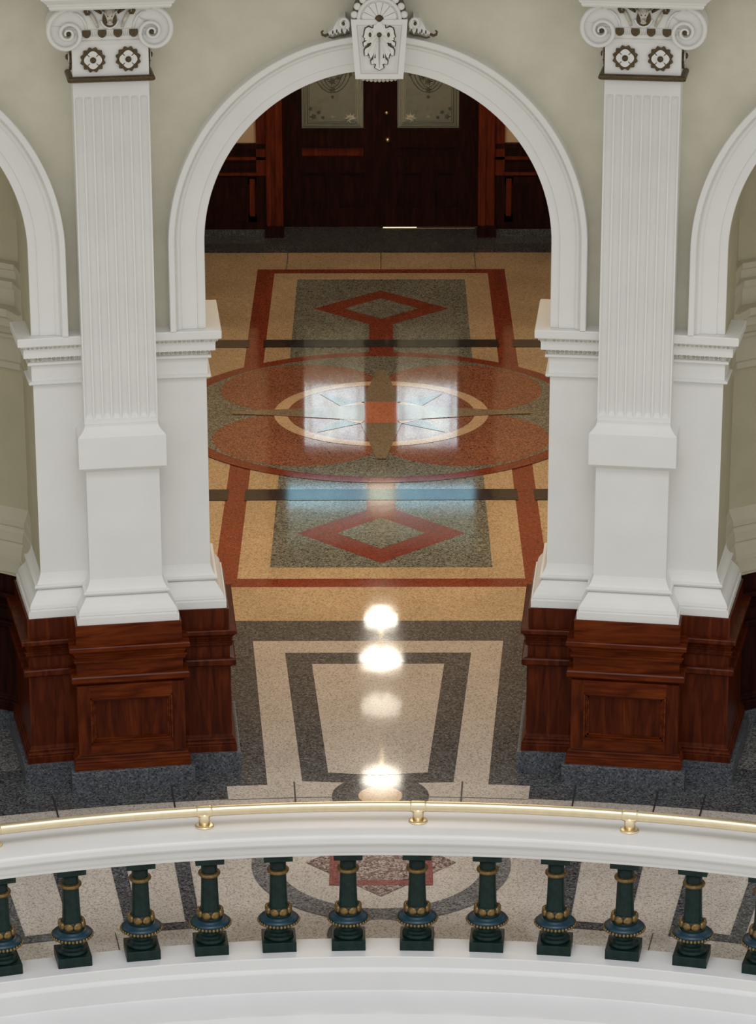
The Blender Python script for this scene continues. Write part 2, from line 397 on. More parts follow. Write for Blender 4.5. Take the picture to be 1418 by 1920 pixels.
# ------------------------------------------------------------------ pier (between two arches)
PU = 0.583; PRF, PRB = 11.15, 11.73
def make_pier():
    Rb = 10.97; T = bent(Rb); root = empty('pier')
    a = MB(); stack(a, PLINTH, -PU, PU, PRF, PRB, M['stone'], T, 8, cap1=True); a.build('plinth', root)
    a = MB(); stack(a, WOOD, -PU, PU, PRF, PRB, M['mahogany_v'], T, 8, cap1=True); w = a.build('wainscot', root)
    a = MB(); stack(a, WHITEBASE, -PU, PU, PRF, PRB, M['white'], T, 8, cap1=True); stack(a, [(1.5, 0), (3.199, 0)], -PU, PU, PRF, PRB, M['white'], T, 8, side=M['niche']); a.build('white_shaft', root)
    a = MB(); rs = []
    for z, o in IMPOST:
        r_ = plan_ring(-PU-o, PU+o, PRF-o, PRB+o, z, 8, 3); q = []
        for (u, R_, zz) in r_:
            if u < -.3: R_ = min(R_, 11.40+o)
            q.append((u, R_, zz))
        rs.append(q)
    a.rings(rs, M['white'], False, True, False, True, T); im = a.build('impost', root)
    # carved egg rows on the impost, front and both returns
    def egg_row(z, off, n_f, r, mat):
        e = MB()
        for i in range(n_f):
            u = -PU-off+(2*PU+2*off)*(i+.5)/n_f
            e.ball((u, PRF-off, z), r, mat, 6, T, (1, .5, 1))
        for i in range(n_f):
            u = -PU-off+(2*PU+2*off)*(i+.5)/n_f
        for sd, dl in ((-1, .25), (1, .58)):
            n_s = int(n_f*(dl+2*off)*.95)
            for i in range(n_s):
                e.ball((sd*(PU+off), PRF-off+(dl+2*off)*(i+.5)/n_s, z), r, mat, 6, T, (.5, 1, 1))
        e.build('egg_moulding', im)
    egg_row(3.032, .024, 40, .013, M['dirt']); egg_row(3.128, .076, 44, .012, M['dirt'])
    return root
def place(o, th, R): o.location = polar(th, R, 0); o.rotation_euler.z = -th

# ------------------------------------------------------------------ pilaster
PH = .247; SF = 10.95
def make_pilaster():
    Rb = 10.77; T = flatT(Rb); root = empty('pilaster')
    bk = lambda z, o: PRF-o-.003
    a = MB(); stack(a, PLINTH, -PH, PH, SF, 0, M['stone'], T, 1, bk, cap1=True); a.build('plinth', root, bevel=.003)
    # wainscot with framed panel
    a = MB()
    stack(a, WOOD, -PH, PH, SF, 0, M['mahogany'], T, 1, bk, cap1=True)
    w = a.build('wainscot', root)
    pn = MB(); Fy = SF-.122
    # panel frame: stiles and rails proud of the recessed field, stepped moulding
    x0, x1, z0, z1 = -.282, .282, .345, .690
    pn.box(-PH-.122, x0, Fy-.033, Fy+.002, .272, .780, M['mahogany_v'], T); pn.box(x1, PH+.122, Fy-.033, Fy+.002, .272, .780, M['mahogany_v'], T)
    pn.box(x0, x1, Fy-.033, Fy+.002, .272, z0, M['mahogany'], T); pn.box(x0, x1, Fy-.033, Fy+.002, z1, .780, M['mahogany'], T)
    for k, (ins, d) in enumerate(((0, .039), (.013, .026), (.025, .014))):
        w2 = .011
        A0, A1, B0, B1 = x0+ins, x1-ins, z0+ins, z1-ins
        pn.box(A0, A1, Fy-d, Fy, B0, B0+w2, M['mahogany'], T); pn.box(A0, A1, Fy-d, Fy, B1-w2, B1, M['mahogany'], T)
        pn.box(A0, A0+w2, Fy-d, Fy, B0, B1, M['mahogany'], T); pn.box(A1-w2, A1, Fy-d, Fy, B0, B1, M['mahogany'], T)
    pn.box(x0+.034, x1-.034, Fy-.004, Fy+.001, z0+.034, z1-.034, M['mahogany_v'], T)
    pn.build('panel', w)
    a = MB(); stack(a, WHITEBASE+[(2.275, 0), (2.278, .010), (2.292, .022), (2.306, .022)], -PH, PH, SF, 0, M['white'], T, 1, bk, cap1=True); a.build('pedestal', root)
    a = MB(); stack(a, [(2.308, .050), (2.525, .050), (2.533, .046), (2.55, .028), (2.565, .014), (2.585, .004), (2.60, 0)], -PH, PH, SF, 0, M['white'], T, 1, lambda z, o: PRF-.003, cap0=True, cap1=True)
    a.build('base_block', root, bevel=.003)
    # fluted shaft: eight concave flutes in front, rounded ends
    a = MB(); NF = 8; w = .0605; fil = .0105; rf = SF+.012; dp = .027; z0, z1 = 2.605, 4.875; hw = PH
    zs = [z0, 2.640, 2.648, 2.656, 2.668, 4.80, 4.812, 4.822, 4.830, z1]
    fac = [0, 0, .45, .8, 1, 1, .8, .45, 0, 0]
    us = [(-hw, 0)]; start = -NF*w/2
    for i in range(NF):
        s0 = start+i*w+fil/2; s1 = start+(i+1)*w-fil/2
        us.append((s0, 0))
        for k in range(1, 8): f = k/8; us.append((s0+(s1-s0)*f, sqrt(max(0, 1-(2*f-1)**2))))
        us.append((s1, 0))
    us.append((hw, 0))
    rs = []
    for z, f in zip(zs, fac):
        flare = .0
        rs.append([(u, rf+dp*d*f, z) for u, d in us]+[(hw, 11.198, z), (-hw, 11.198, z)])
    a.rings(rs, M['white'], False, True, True, True, T)
    a.box(-hw, hw, SF-.003, 11.19, 2.598, 2.606, M['white'], T)
    a.box(-hw, hw, rf, 11.198, 4.875, 4.934, M['white'], T)
    a.build('fluted_shaft', root)
    # capital ------------------------------------------------------
    cap = MB(); cf = SF-.01
    st = lambda prof, mb, mat: stack(mb, prof, -PH, PH, cf, 0, mat, T, 1, lambda z, o: 11.198, cap0=True, cap1=True)
    st([(4.970, 0), (5.178, 0), (5.180, .010), (5.190, .014), (5.200, .010), (5.206, .002), (5.226, .004), (5.228, .012), (5.276, .030), (5.280, .020), (5.43, .02)], cap, M['white'])
    st([(5.425, .135), (5.437, .145), (5.452, .145), (5.455, .155), (5.468, .160), (5.482, .175), (5.498, .190), (5.500, .198), (5.535, .198)], cap, M['white'])
    capo = cap.build('capital', root, bevel=0)
    b = MB(); st([(4.932, .018), (4.940, .034), (4.952, .038), (4.964, .034), (4.970, .024)], b, M['bronze']); b.build('bronze_astragal', capo)
    # rosettes
    def rosette(cu, cz, Tm, mb):
        n = 96; pts = []
        for k in range(n):
            an = 2*pi*k/n; lob = abs(sin(an*4)); r = .071+.014*lob**.5 if True else 0
            r = .070+.014*(1-abs(((an*12/(2*pi)) % 1)*2-1))
            pts.append((cu+r*cos(an), cz+r*sin(an)))
        mb.poly(pts, cf-.014, cf, M['bronze'], Tm)
        pts = [(cu+(.054+.0045*cos(4*t))*cos(t), cz+(.054+.0045*cos(4*t))*sin(t)) for t in [2*pi*k/48 for k in range(48)]]
        mb.poly(pts, cf-.021, cf-.013, M['white'], Tm)
        for q in range(4):
            t = pi/4+q*pi/2; c, s_ = cos(t), sin(t); w_ = .0025
            mb.poly([(cu+.032*c-w_*s_, cz+.032*s_+w_*c), (cu+.032*c+w_*s_, cz+.032*s_-w_*c), (cu+.052*c+w_*s_, cz+.052*s_-w_*c), (cu+.052*c-w_*s_, cz+.052*s_+w_*c)], cf-.0225, cf-.02, M['bronze'], Tm)
        mb.ball((cu, cf-.024, cz), .020, M['bronze'], 12, Tm, (1, .7, 1))
    for cu in (-.114, .114):
        r = MB(); rosette(cu, 5.078, T, r); r.build('rosette', capo)
    for sd in (-1, 1):
        r = MB()
        Ts = (lambda sd: (lambda u, R, z: (sd*(PH+(cf-R)), (cf-Rb)+.12+u, z)))(sd)
        rosette(0, 5.078, Ts, r); r.build('rosette', capo)
    # eggs in the echinus
    for k in range(4):
        e = MB(); u = -.1515+k*.101
        pts = [(u-.026, 5.276), (u+.026, 5.276)]+[(u+.026*cos(t), 5.252-.028*sin(t)) for t in [pi*j/10 for j in range(11)]]
        e.poly(pts, cf-.034, cf-.004, M['bronze'], T); e.build('egg', capo)
    for k in range(5):
        dr = MB(); u = -.202+k*.101
        for d in (-.017, -.006, .006, .017):
            dr.tube([(u+d, cf-.028, 5.274), (u+d*1.1, cf-.026, 5.25), (u+d*1.5, cf-.018, 5.232)], .004, M['white'], 6, True, T)
        dr.build('dart', capo)
    # volutes
    for sd in (-1, 1):
        v = MB(); cu, cz = sd*.270, 5.257
        sp = lambda ph: .158*exp(math.log(.38)*ph/(2*pi))
        outl = []
        for k in range(49):
            ph = 2*pi*k/48; r = sp(ph)+.005; an = pi/2-ph*(-sd)*-1 if False else pi/2+(-sd)*ph
            outl.append((cu+r*cos(an)*1.0, cz+r*sin(an)))
        outl += [(cu-sd*.085, cz+.030), (cu-sd*.112, cz+.060), (cu-sd*.105, cz+.110), (cu-sd*.070, cz+.150)]
        v.poly(outl, cf-.0205, 11.19, M['white'], T)
        pts = []; rad = []
        for k in range(100):
            ph = 2*pi*2.35*k/99; r = sp(ph); an = pi/2+(-sd)*ph
            pts.append((cu+r*cos(an), cf-.034-.010*ph/14.8, cz+r*sin(an))); rad.append(.0165*exp(-.40*ph/(2*pi))+.001)
        lead = [(sd*.150, cf-.030, 5.335), (sd*.170, cf-.030, 5.375), (sd*.200, cf-.032, 5.405), (sd*.228, cf-.033, 5.420)]
        v.tube(pts, rad, M['white'], 10, True, T, 1.35)
        v.tube([(sd*.06, cf-.01, 5.428), (sd*.16, cf-.026, 5.428), (cu, cf-.034, 5.424)], .012, M['white'], 8, True, T)
        v.tube([(sd*.150, cf-.026, 5.278), (sd*.158, cf-.028, 5.32), (sd*.178, cf-.030, 5.358), (sd*.205, cf-.03, 5.382), (sd*.235, cf-.03, 5.392)], [.007, .008, .008, .007, .003], M['white'], 6, True, T)
        vo = v.build('volute', capo)
        b = MB(); b.ball((cu, cf-.040, cz), .018, M['bronze'], 12, T, (1, .8, 1)); b.build('eye', vo)
    # carved head with scrolls in the middle
    o = MB(); fy = cf-.022
    pts = [(.046*cos(t), 5.345+.050*sin(t)*(1 if sin(t) > 0 else 1.12)) for t in [2*pi*k/36 for k in range(36)]]
    o.poly(pts, fy-.012, cf, M['bronze'], T)
    hd = [(-.024, 5.405), (-.034, 5.378), (-.022, 5.355), (-.015, 5.325), (-.020, 5.312), (0, 5.305), (.020, 5.312), (.015, 5.325), (.022, 5.355), (.034, 5.378), (.024, 5.405), (0, 5.415)]
    o.poly(hd, fy-.030, cf, M['dirt'], T)
    o.ball((0, fy-.034, 5.385), .020, M['dirt'], 10, T, (1.2, .6, 1.3)); o.ball((0, fy-.036, 5.33), .013, M['dirt'], 8, T)
    for sd in (-1, 1):
        o.tube([(sd*.030, fy-.022, 5.386), (sd*.048, fy-.022, 5.394)], .008, M['dirt'], 6, True, T)
        o.ball((sd*.013, fy-.04, 5.366), .0045, M['bronze'], 6, T)
    o.tube([(.052*cos(t), fy-.018, 5.395+.045*sin(t)) for t in [pi*.08+pi*.84*j/12 for j in range(13)]], .014, M['bronze'], 8, True, T)
    o.tube([(.056*cos(t), fy-.010, 5.345-.060*sin(t)) for t in [pi*.05+pi*.9*j/14 for j in range(15)]], .007, M['white'], 6, True, T)
    for sd in (-1, 1):
        o.tube([(sd*.052, fy-.012, 5.382), (sd*.080, fy-.014, 5.402), (sd*.105, fy-.016, 5.418), (sd*.130, fy-.018, 5.424), (sd*.150, fy-.018, 5.414), (sd*.158, fy-.018, 5.396), (sd*.148, fy-.018, 5.380), (sd*.132, fy-.018, 5.380), (sd*.126, fy-.02, 5.392), (sd*.134, fy-.02, 5.402)],
               [.008, .011, .010, .009, .010, .011, .010, .008, .006, .004], M['bronze'], 8, True, T)
        o.tube([(sd*.128, fy-.008, 5.390), (sd*.108, fy-.012, 5.360), (sd*.090, fy-.014, 5.325), (sd*.078, fy-.014, 5.290)], [.012, .013, .012, .009], M['dirt'], 8, True, T)
    o.build('carved_head', capo)
    return root

pier = make_pier(); place(pier, D(-9), 10.97)
tag(pier, 'left pier with white shafts over mahogany wainscot, behind the left fluted pilaster', 'pier', 'piers between the arches')
pier2 = copy_tree(pier); place(pier2, D(9), 10.97); pier2.scale.x = -1
tag(pier2, 'right pier with white shafts over mahogany wainscot, behind the right fluted pilaster', 'pier', 'piers between the arches')
pil = make_pilaster(); place(pil, D(-9.0)-.0012, 10.77)
tag(pil, 'fluted white pilaster on panelled mahogany base, left of the central archway', 'pilaster', 'fluted pilasters')
pil2 = copy_tree(pil); place(pil2, D(9.0)+.0003, 10.77)
tag(pil2, 'fluted white pilaster on panelled mahogany base, right of the central archway', 'pilaster', 'fluted pilasters')

# ------------------------------------------------------------------ archivolts
ZC = 3.78; ZI = 3.2
def make_arch():
    Rb = 11.05; T = bent(Rb); a = MB()
    prof = [(1.157, 11.73), (1.157, 11.53), (1.157, 11.33), (1.157, 11.125), (1.160, 11.120), (1.212, 11.120), (1.216, 11.108), (1.318, 11.108), (1.321, 11.100), (1.330, 11.092), (1.340, 11.089), (1.346, 11.080), (1.350, 11.070),
            (1.353, 11.074), (1.357, 11.074), (1.360, 11.052), (1.364, 11.046), (1.398, 11.046), (1.402, 11.052), (1.402, 11.23)]
    rs = []
    path = [(1, 0, ZI+.001), (1, 0, ZI+.29)]+[(cos(pi*k/72), sin(pi*k/72), ZC) for k in range(73)]+[(-1, 0, ZI+.29), (-1, 0, ZI+.001)]
    for nx, nz, zc in path: rs.append([(r*nx, R, zc+r*nz) for r, R in prof])
    a.rings(rs, M['white'], False, False, False, False, T)
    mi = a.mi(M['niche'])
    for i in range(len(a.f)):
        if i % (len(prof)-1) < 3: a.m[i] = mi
    o = a.build('archivolt')
    return o
arch = make_arch(); place(arch, 0, 11.05)
tag(arch, 'white moulded arch surround over the central corridor opening, under the keystone', 'arch moulding', 'white arch surrounds')
for th, lb in ((-18, 'white moulded arch surround over the left niche, cut by the photo edge'), (18, 'white moulded arch surround over the right niche, cut by the photo edge')):
    c = copy_tree(arch); place(c, D(th), 11.05); tag(c, lb, 'arch moulding', 'white arch surrounds')

# ------------------------------------------------------------------ wall above the imposts, with arch holes
w = MB(); HB = D(9)*RU; ZT = 6.6
def spandrel(R, rh, th0):
    T = lambda u, RR, z: polar(th0+u/RU, RR, z)
    n = 64; inner = []; outer = []
    for k in range(n+1):
        an = pi*k/n; inner.append((rh*cos(an), ZC+rh*sin(an)))
        c, s_ = cos(an), sin(an)
        t = min(HB/abs(c) if abs(c) > 1e-6 else 1e9, (ZT-ZC)/s_ if s_ > 1e-6 else 1e9)
        outer.append((t*c, ZC+t*s_))
    inner = [(rh, ZI)]+inner+[(-rh, ZI)]; outer = [(HB, ZI)]+outer+[(-HB, ZI)]
    M_ = 5; rs = []
    for j in range(M_+1): rs.append([(i_[0]+(o_[0]-i_[0])*j/M_, R, i_[1]+(o_[1]-i_[1])*j/M_) for i_, o_ in zip(inner, outer)])
    w.rings(rs, M['wall'], False, False, T=T)
    # the corners above the arch
    for sd in (-1, 1):
        ang = atan2(ZT-ZC, HB)
        k = [i for i in range(1, n) if (pi*i/n) > ang][0] if sd == 1 else [i for i in range(1, n) if (pi*i/n) > pi-ang][0]
        a_, b_ = outer[k], outer[k+1]
        cpt = (sd*HB, ZT); w.add([(a_[0], R, a_[1]), (b_[0], R, b_[1]), (cpt[0], R, cpt[1])], [(0, 1, 2)], M['wall'], False, T)
for th in (-18, 0, 18):
    spandrel(11.20, 1.37, D(th)); spandrel(11.73, 1.158, D(th))
for th in (-27, 27):          # closing piers of the wall beyond the frame
    s_ = 1 if th > 0 else -1
    T = lambda u, RR, z: polar(D(th)+u/RU, RR, z)
    w.box(-.58, .58, 11.15, 11.73, 0, ZI, M['wall'], T, 6)
for s_ in (-1, 1):            # added lining behind the niches, blocks sky leaking through the seams
    rs = []
    for i in range(13):
        t = D(s_*(11.6+16.4*i/12)); rs.append([polar(t, 12.8, 0), polar(t, 12.8, 6.6)])
    rs.insert(0, [polar(D(s_*11.6), 11.74, 0), polar(D(s_*11.6), 11.74, 6.6)])
    w.rings(rs, M['niche'], False, False)
wall = w.build('wall_front'); tag(wall, 'curved beige plaster wall of the rotunda above the arches', kind='structure')
# entablature and gallery overhead
g = MB()
def revolve(mb, prof, mat, t0=-28, t1=28, n=56, closed=True, smooth=False):
    rs = []
    for i in range(n+1):
        t = D(t0+(t1-t0)*i/n); rs.append([polar(t, R, z) for R, z in prof])
    mb.rings(rs, mat, smooth, closed, closed, closed)
revolve(g, [(11.19, 5.56), (10.86, 5.56), (10.86, 5.75), (10.84, 5.75), (10.84, 6.05), (10.70, 6.2), (10.6, 6.3), (10.6, 7.3), (8.3, 7.3), (8.3, 7.6), (12.2, 7.6), (12.2, 6.6), (11.19, 6.6)], M['white'])
tag(g.build('ceiling_gallery'), 'underside of the gallery above', kind='structure')

# ------------------------------------------------------------------ niches
def make_niche(th0):
    nb = MB(); W_ = 1.172; RA = 1.53; RC = 12.0-.983
    T = lambda u, RR, z: polar(th0+u/RU, RR, z)
    n = 36; AA = math.asin(1.172/RA)
    def ring(z, off, s_=1.0):
        r = [((W_+.03)*s_, 11.7315), (W_*s_-off*.3, 11.7315)]+[((RA-off)*sin(AA-2*AA*k/n), RC+(RA-off)*cos(AA-2*AA*k/n)) for k in range(n+1)]+[(-W_*s_+off*.3, 11.7315), (-(W_+.03)*s_, 11.7315)]
        return [((u*s_ if 1 < i_ < n+3 else u), 11.73+(R_-11.73)*s_, z) for i_, (u, R_) in enumerate(r)]
    nb.rings([ring(z, o) for z, o in [(0, .17), (.15, .17), (.152, .15)]], M['stone'], False, False, T=T)
    nb.rings([ring(z, o) for z, o in WOOD], M['door_wood'], False, False, T=T)
    nb.rings([ring(z, o) for z, o in [(1.205, .14), (1.207, .10), (1.30, .10), (1.305, .085), (1.33, .085), (1.40, .07), (1.43, .055), (1.432, .068), (1.50, .060), (1.54, .035), (1.542, .048), (1.58, .044), (1.62, .02), (1.66, 0)]], M['niche_trim'], False, False, T=T)
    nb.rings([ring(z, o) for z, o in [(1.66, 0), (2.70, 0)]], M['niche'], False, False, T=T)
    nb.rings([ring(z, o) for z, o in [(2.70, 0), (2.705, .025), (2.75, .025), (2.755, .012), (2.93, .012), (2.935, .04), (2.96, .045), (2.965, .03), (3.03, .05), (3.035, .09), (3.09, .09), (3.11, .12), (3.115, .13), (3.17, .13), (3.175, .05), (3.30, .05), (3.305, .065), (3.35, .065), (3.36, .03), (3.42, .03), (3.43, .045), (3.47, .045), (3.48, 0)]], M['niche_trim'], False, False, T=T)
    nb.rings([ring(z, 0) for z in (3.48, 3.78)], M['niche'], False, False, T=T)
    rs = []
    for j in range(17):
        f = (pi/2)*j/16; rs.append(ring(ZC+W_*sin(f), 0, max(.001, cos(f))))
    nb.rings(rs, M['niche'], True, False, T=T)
    return nb
nn = make_niche(D(-18)).build('wall_left_niche'); tag(nn, 'curved niche behind the left arch, plaster over dark wainscot', kind='structure')
nn = make_niche(D(18)).build('wall_right_niche'); tag(nn, 'curved niche behind the right arch, plaster over dark wainscot', kind='structure')

# ------------------------------------------------------------------ keystone
def make_keystone():
    Rb = 10.93; T = flatT(Rb); root = empty('keystone')
    k = MB(); F = 10.945
    bot, top = 4.915, 5.305
    hw = lambda z: .156+(.1845-.156)*(z-bot)/(top-bot)
    k.poly([(-hw(bot), bot), (hw(bot), bot), (hw(top), top), (-hw(top), top)], F+.012, 11.24, M['white'], T)
    # raised frame in steps
    def frame(i0, i1, y):
        def q(i): return [(-hw(bot)+i, bot+i), (hw(bot)-i, bot+i), (hw(top)-i, top-i), (-hw(top)+i, top-i)]
        A, B = q(i0), q(i1)
        for j in range(4):
            m_ = (j+1) % 4; k.poly([A[j], A[m_], B[m_], B[j]], y, F+.013, M['white'], T)
    frame(0, .034, F); frame(.044, .049, F+.005); frame(.058, .062, F+.009)
    body = k.build('block', root)
    c = 1468.0
    half = [(0, 200), (22, 208), (30, 228), (52, 232), (58, 262), (75, 262), (100, 250), (128, 262), (138, 290), (140, 315), (150, 345), (135, 352), (138, 375), (112, 375), (150, 400), (148, 432), (130, 425), (105, 405), (80, 395), (75, 405), (100, 440), (130, 455), (140, 475), (138, 520), (115, 520), (105, 495), (95, 515), (90, 545), (70, 540), (60, 515), (50, 490), (38, 500), (35, 520), (55, 555), (78, 575), (75, 605), (45, 598), (30, 605), (40, 640), (0, 662)]
    zz = lambda y: top-(y-180)/c
    ol = [(x/c, zz(y)) for x, y in half]+[(-x/c, zz(y)) for x, y in half[-2:0:-1]]
    # brown backing = outline grown outward
    n = len(ol); gr = []
    A = sum(ol[i][0]*ol[(i+1) % n][1]-ol[(i+1) % n][0]*ol[i][1] for i in range(n)); sg = 1 if A > 0 else -1
    for i in range(n):
        p, q, r = Vector(ol[i-1]), Vector(ol[i]), Vector(ol[(i+1) % n])
        n1 = Vector(((q-p).y, -(q-p).x)).normalized(); n2 = Vector(((r-q).y, -(r-q).x)).normalized()
        m_ = (n1+n2); m_ = m_.normalized() if m_.length > .2 else n1
        g_ = q+m_*sg*.0075; gr.append((g_.x, g_.y))
    l = MB(); l.poly(ol, F-.014, F+.012, M['white'], T)
    for sx in (-1, 1):       # leaf ribs
        for a_, b_ in (((0, 330), (0, 640)), ((10, 350), (60, 590)), ((25, 350), (110, 500)), ((35, 330), (120, 410)), ((60, 300), (95, 262))):
            l.tube([(sx*a_[0]/c, F-.014, zz(a_[1])), (sx*(a_[0]*.4+b_[0]*.6)/c, F-.016, zz((a_[1]+b_[1])/2)), (sx*b_[0]/c, F-.013, zz(b_[1]))], [.004, .006, .002], M['white'], 6, True, T)
    lf = l.build('acanthus_leaf', root)
    l = MB(); l.poly(gr, F+.004, F+.0125, M['bronze'], T)
    l.ball((0, F-.018, zz(322)), .0165, M['bronze'], 12, T, (1, .6, 1))
    for sx in (-1, 1): l.ball((sx*88/c, F-.015, zz(322)), .0125, M['bronze'], 10, T, (.75, .5, 1.3))
    for sx in (-1, 1):
        for a_, b_ in (((112, 405), (85, 425)), ((45, 510), (40, 545))): l.tube([(sx*a_[0]/c, F-.013, zz(a_[1])), (sx*b_[0]/c, F-.0145, zz(b_[1]))], .0045, M['bronze'], 6, True, T)
    l.build('gilt_outline', lf)
    # shell crest
    s = MB(); zc = top
    arc = lambda r, a0=0, a1=pi, n_=32: [(r*cos(a0+(a1-a0)*k_/n_), zc+r*sin(a0+(a1-a0)*k_/n_)) for k_ in range(n_+1)]
    s.poly(arc(.175), F+.03, 11.2, M['bronze'], T)
    s.poly(arc(.145), F+.015, F+.04, M['white'], T)
    rim = arc(.134); s.tube([(x, F+.010, z) for x, z in rim], .013, M['white'], 8, True, T)
    for j in range(7):
        a0 = pi*j/7+.02; a1 = pi*(j+1)/7-.02
        s.poly([(.030*cos((a0+a1)/2-.2), zc+.030*sin((a0+a1)/2-.2))]+[( .108*cos(a0+(a1-a0)*i/6)*(1+.05*sin(pi*i/6)), zc+.108*sin(a0+(a1-a0)*i/6)*(1+.05*sin(pi*i/6))) for i in range(7)]+[(.030*cos((a0+a1)/2+.2), zc+.030*sin((a0+a1)/2+.2))], F+.003, F+.016, M['white'], T)
    for j in range(9):
        a_ = pi*(j+.5)/9; s.ball((.163*cos(a_), F+.02, zc+.163*sin(a_)), .025, M['white'], 10, T, (1, .6, 1))
    s.ball((0, F+.002, zc+.008), .025, M['bronze'], 12, T, (1, .6, .9))
    s.build('shell_crest', root)
    s = MB()
    for j in range(9):
        u = -.105+.21*j/8; s.ball((u, F+.03, 4.914-.012*(1-(u/.12)**2)), .014, M['dirt'], 8, T)
    s.poly([(-.12, 4.916), (.12, 4.916), (.09, 4.902), (0, 4.896), (-.09, 4.902)], F+.03, 11.1, M['white'], T)
    s.build('bead_course', root)
    for sd in (-1, 1):
        v = MB(); cu, cz = sd*.232, 5.268; F2 = 11.02
        pts = [(cu+.034*exp(-.35*k_/10)*cos(a_)*1, F2, cz+.042*exp(-.35*k_/10)*sin(a_)) for k_, a_ in [(i, (0 if sd < 0 else pi)+(sd*-1)*(-.9)+(-sd)*(2*pi*1.3*i/26)) for i in range(27)]]
        v.tube([(a_, b_-.016, c_) for a_, b_, c_ in pts], [.0125*exp(-.3*i/10) for i in range(27)], M['white'], 8, True, T)
        ax = sd
        leaf = [(.222, 5.312), (.262, 5.300), (.285, 5.262), (.302, 5.228), (.335, 5.205), (.330, 5.190), (.312, 5.196), (.306, 5.182), (.290, 5.205), (.276, 5.190), (.268, 5.215), (.255, 5.198), (.240, 5.218), (.225, 5.195), (.212, 5.225), (.196, 5.215), (.198, 5.245)]
        v.poly([(ax*x, z-.003) for x, z in leaf], F2+.018, 11.2, M['white'], T)
        o_ = v.build('side_scroll', root)
        b = MB(); b.ball((cu, F2-.012, cz), .011, M['bronze'], 10, T, (1, .6, 1.1))
        b.tube([(ax*.330, F2-.002, 5.196), (ax*.352, F2-.002, 5.186), (ax*.370, F2, 5.192), (ax*.376, F2, 5.210), (ax*.364, F2, 5.220)], [.009, .010, .009, .007, .005], M['bronze'], 8, True, T)
        for q in ((.210, 5.232), (.245, 5.216), (.277, 5.212), (.303, 5.205)): b.ball((ax*q[0], F2+.016, q[1]), .008, M['bronze'], 8, T, (.6, .5, 1.7))
        b.tube([(ax*x, F2+.01, z-.008) for x, z in ((.196, 5.212), (.225, 5.192), (.255, 5.192), (.276, 5.184), (.306, 5.176), (.33, 5.184))], .005, M['bronze'], 6, True, T)
        b.build('gilt_detail', o_)
    return root
ks = make_keystone(); place(ks, 0, 10.93); ks.location.x += .012
tag(ks, 'carved white keystone with acanthus leaf and shell crest at top of the central arch', 'keystone')

# ------------------------------------------------------------------ corridor
c = MB()
for sd in (-1, 1):
    x = sd*2.46
    def sx(a, b): return (min(a, b), max(a, b))
    a_, b_ = sx(x, x+sd*.05)
    c = MB(); c.box(a_, b_, 21.45, 35.62, 0, 6.25, M['cream_wall'])
    a_, b_ = sx(x, x-sd*.05); c.box(a_, b_, 21.5, 35.52, .10, 1.15, M['mahogany_v'])
    a_, b_ = sx(x, x-sd*.08); c.box(a_, b_, 21.5, 35.52, 1.05, 1.12, M['mahogany_v'])
    a_, b_ = sx(x, x-sd*.06); c.box(a_, b_, 21.5, 35.52, 0, .10, M['stone'])
    tag(c.build('wall_corridor_'+('left' if sd < 0 else 'right')), 'corridor side wall, cream plaster over mahogany wainscot', kind='structure')
c = MB(); c.box(-2.6, 2.6, 21.45, 36.1, 6.2, 6.3, M['ceiling']); tag(c.build('ceiling'), 'corridor ceiling', kind='structure')
c = MB()
EY = 35.55
c.box(-2.5, -1.28, EY, EY+.45, 0, 6.2, M['cream_wall']); c.box(1.28, 2.5, EY, EY+.45, 0, 6.2, M['cream_wall']); c.box(-1.28, 1.28, EY, EY+.45, 4.3, 6.2, M['cream_wall'])
tag(c.build('wall_back'), 'cream wall at the end of the corridor around the doors', kind='structure')
for sd in (-1, 1):
    c = MB()
    def bx(a, b, y, z0, z1, m): c.box(min(sd*a, sd*b), max(sd*a, sd*b), y, EY, z0, z1, m)
    bx(1.30, 2.42, EY-.05, 0, .085, M['stone'])
    bx(1.30, 2.42, EY-.02, .085, 1.09, M['door_wood'])
    bx(1.30, 2.42, EY-.045, .085, .17, M['door_wood']); bx(1.30, 2.42, EY-.055, 1.03, 1.09, M['door_wood'])
    bx(1.30, 2.42, EY-.05, .90, .935, M['casing_wood']); bx(1.30, 2.42, EY-.035, .80, .86, M['door_wood']); bx(1.30, 2.42, EY-.06, .72, .75, M['casing_wood'])
    bx(1.42, 2.42, EY-.04, .62, .70, M['door_wood']); bx(1.42, 2.42, EY-.04, .17, .26, M['door_wood'])
    bx(1.30, 1.52, EY-.04, .17, .72, M['door_wood']); bx(1.44, 1.50, EY-.05, .24, .68, M['casing_wood']); bx(2.05, 2.12, EY-.04, .26, .62, M['door_wood'])
    bx(1.30, 1.42, EY-.05, .72, 1.62, M['casing_wood'])
    tag(c.build('trim_wainscot_'+('left' if sd < 0 else 'right')), 'dark mahogany wainscot panelling beside the end doors', kind='structure')
# doors
DY = 35.90
door = empty('door_1', (0, DY, 0)); tag(door, 'pair of dark panelled doors with etched glass at the corridor end', kind='structure')
L = lambda y: y-DY
c = MB()
for sd in (-1, 1):
    def bx(a, b, y0, y1, z0, z1, m=M['casing_wood']): c.box(min(sd*a, sd*b), max(sd*a, sd*b), L(y0), L(y1), z0, z1, m)
    bx(1.12, 1.31, 35.47, 36.0, 0, 4.3); bx(1.15, 1.20, 35.445, 35.5, .14, 4.3); bx(1.255, 1.30, 35.445, 35.5, .14, 4.3); bx(1.11, 1.325, 35.43, 35.5, 0, .14, M['door_wood'])
c.box(-1.31, 1.31, L(35.47), L(36.0), 4.1, 4.3, M['casing_wood']); c.box(-1.12, 1.12, L(35.84), L(36.0), 2.86, 3.14, M['door_wood']); c.box(-1.12, 1.12, L(35.84), L(36.0), 3.92, 4.1, M['door_wood'])
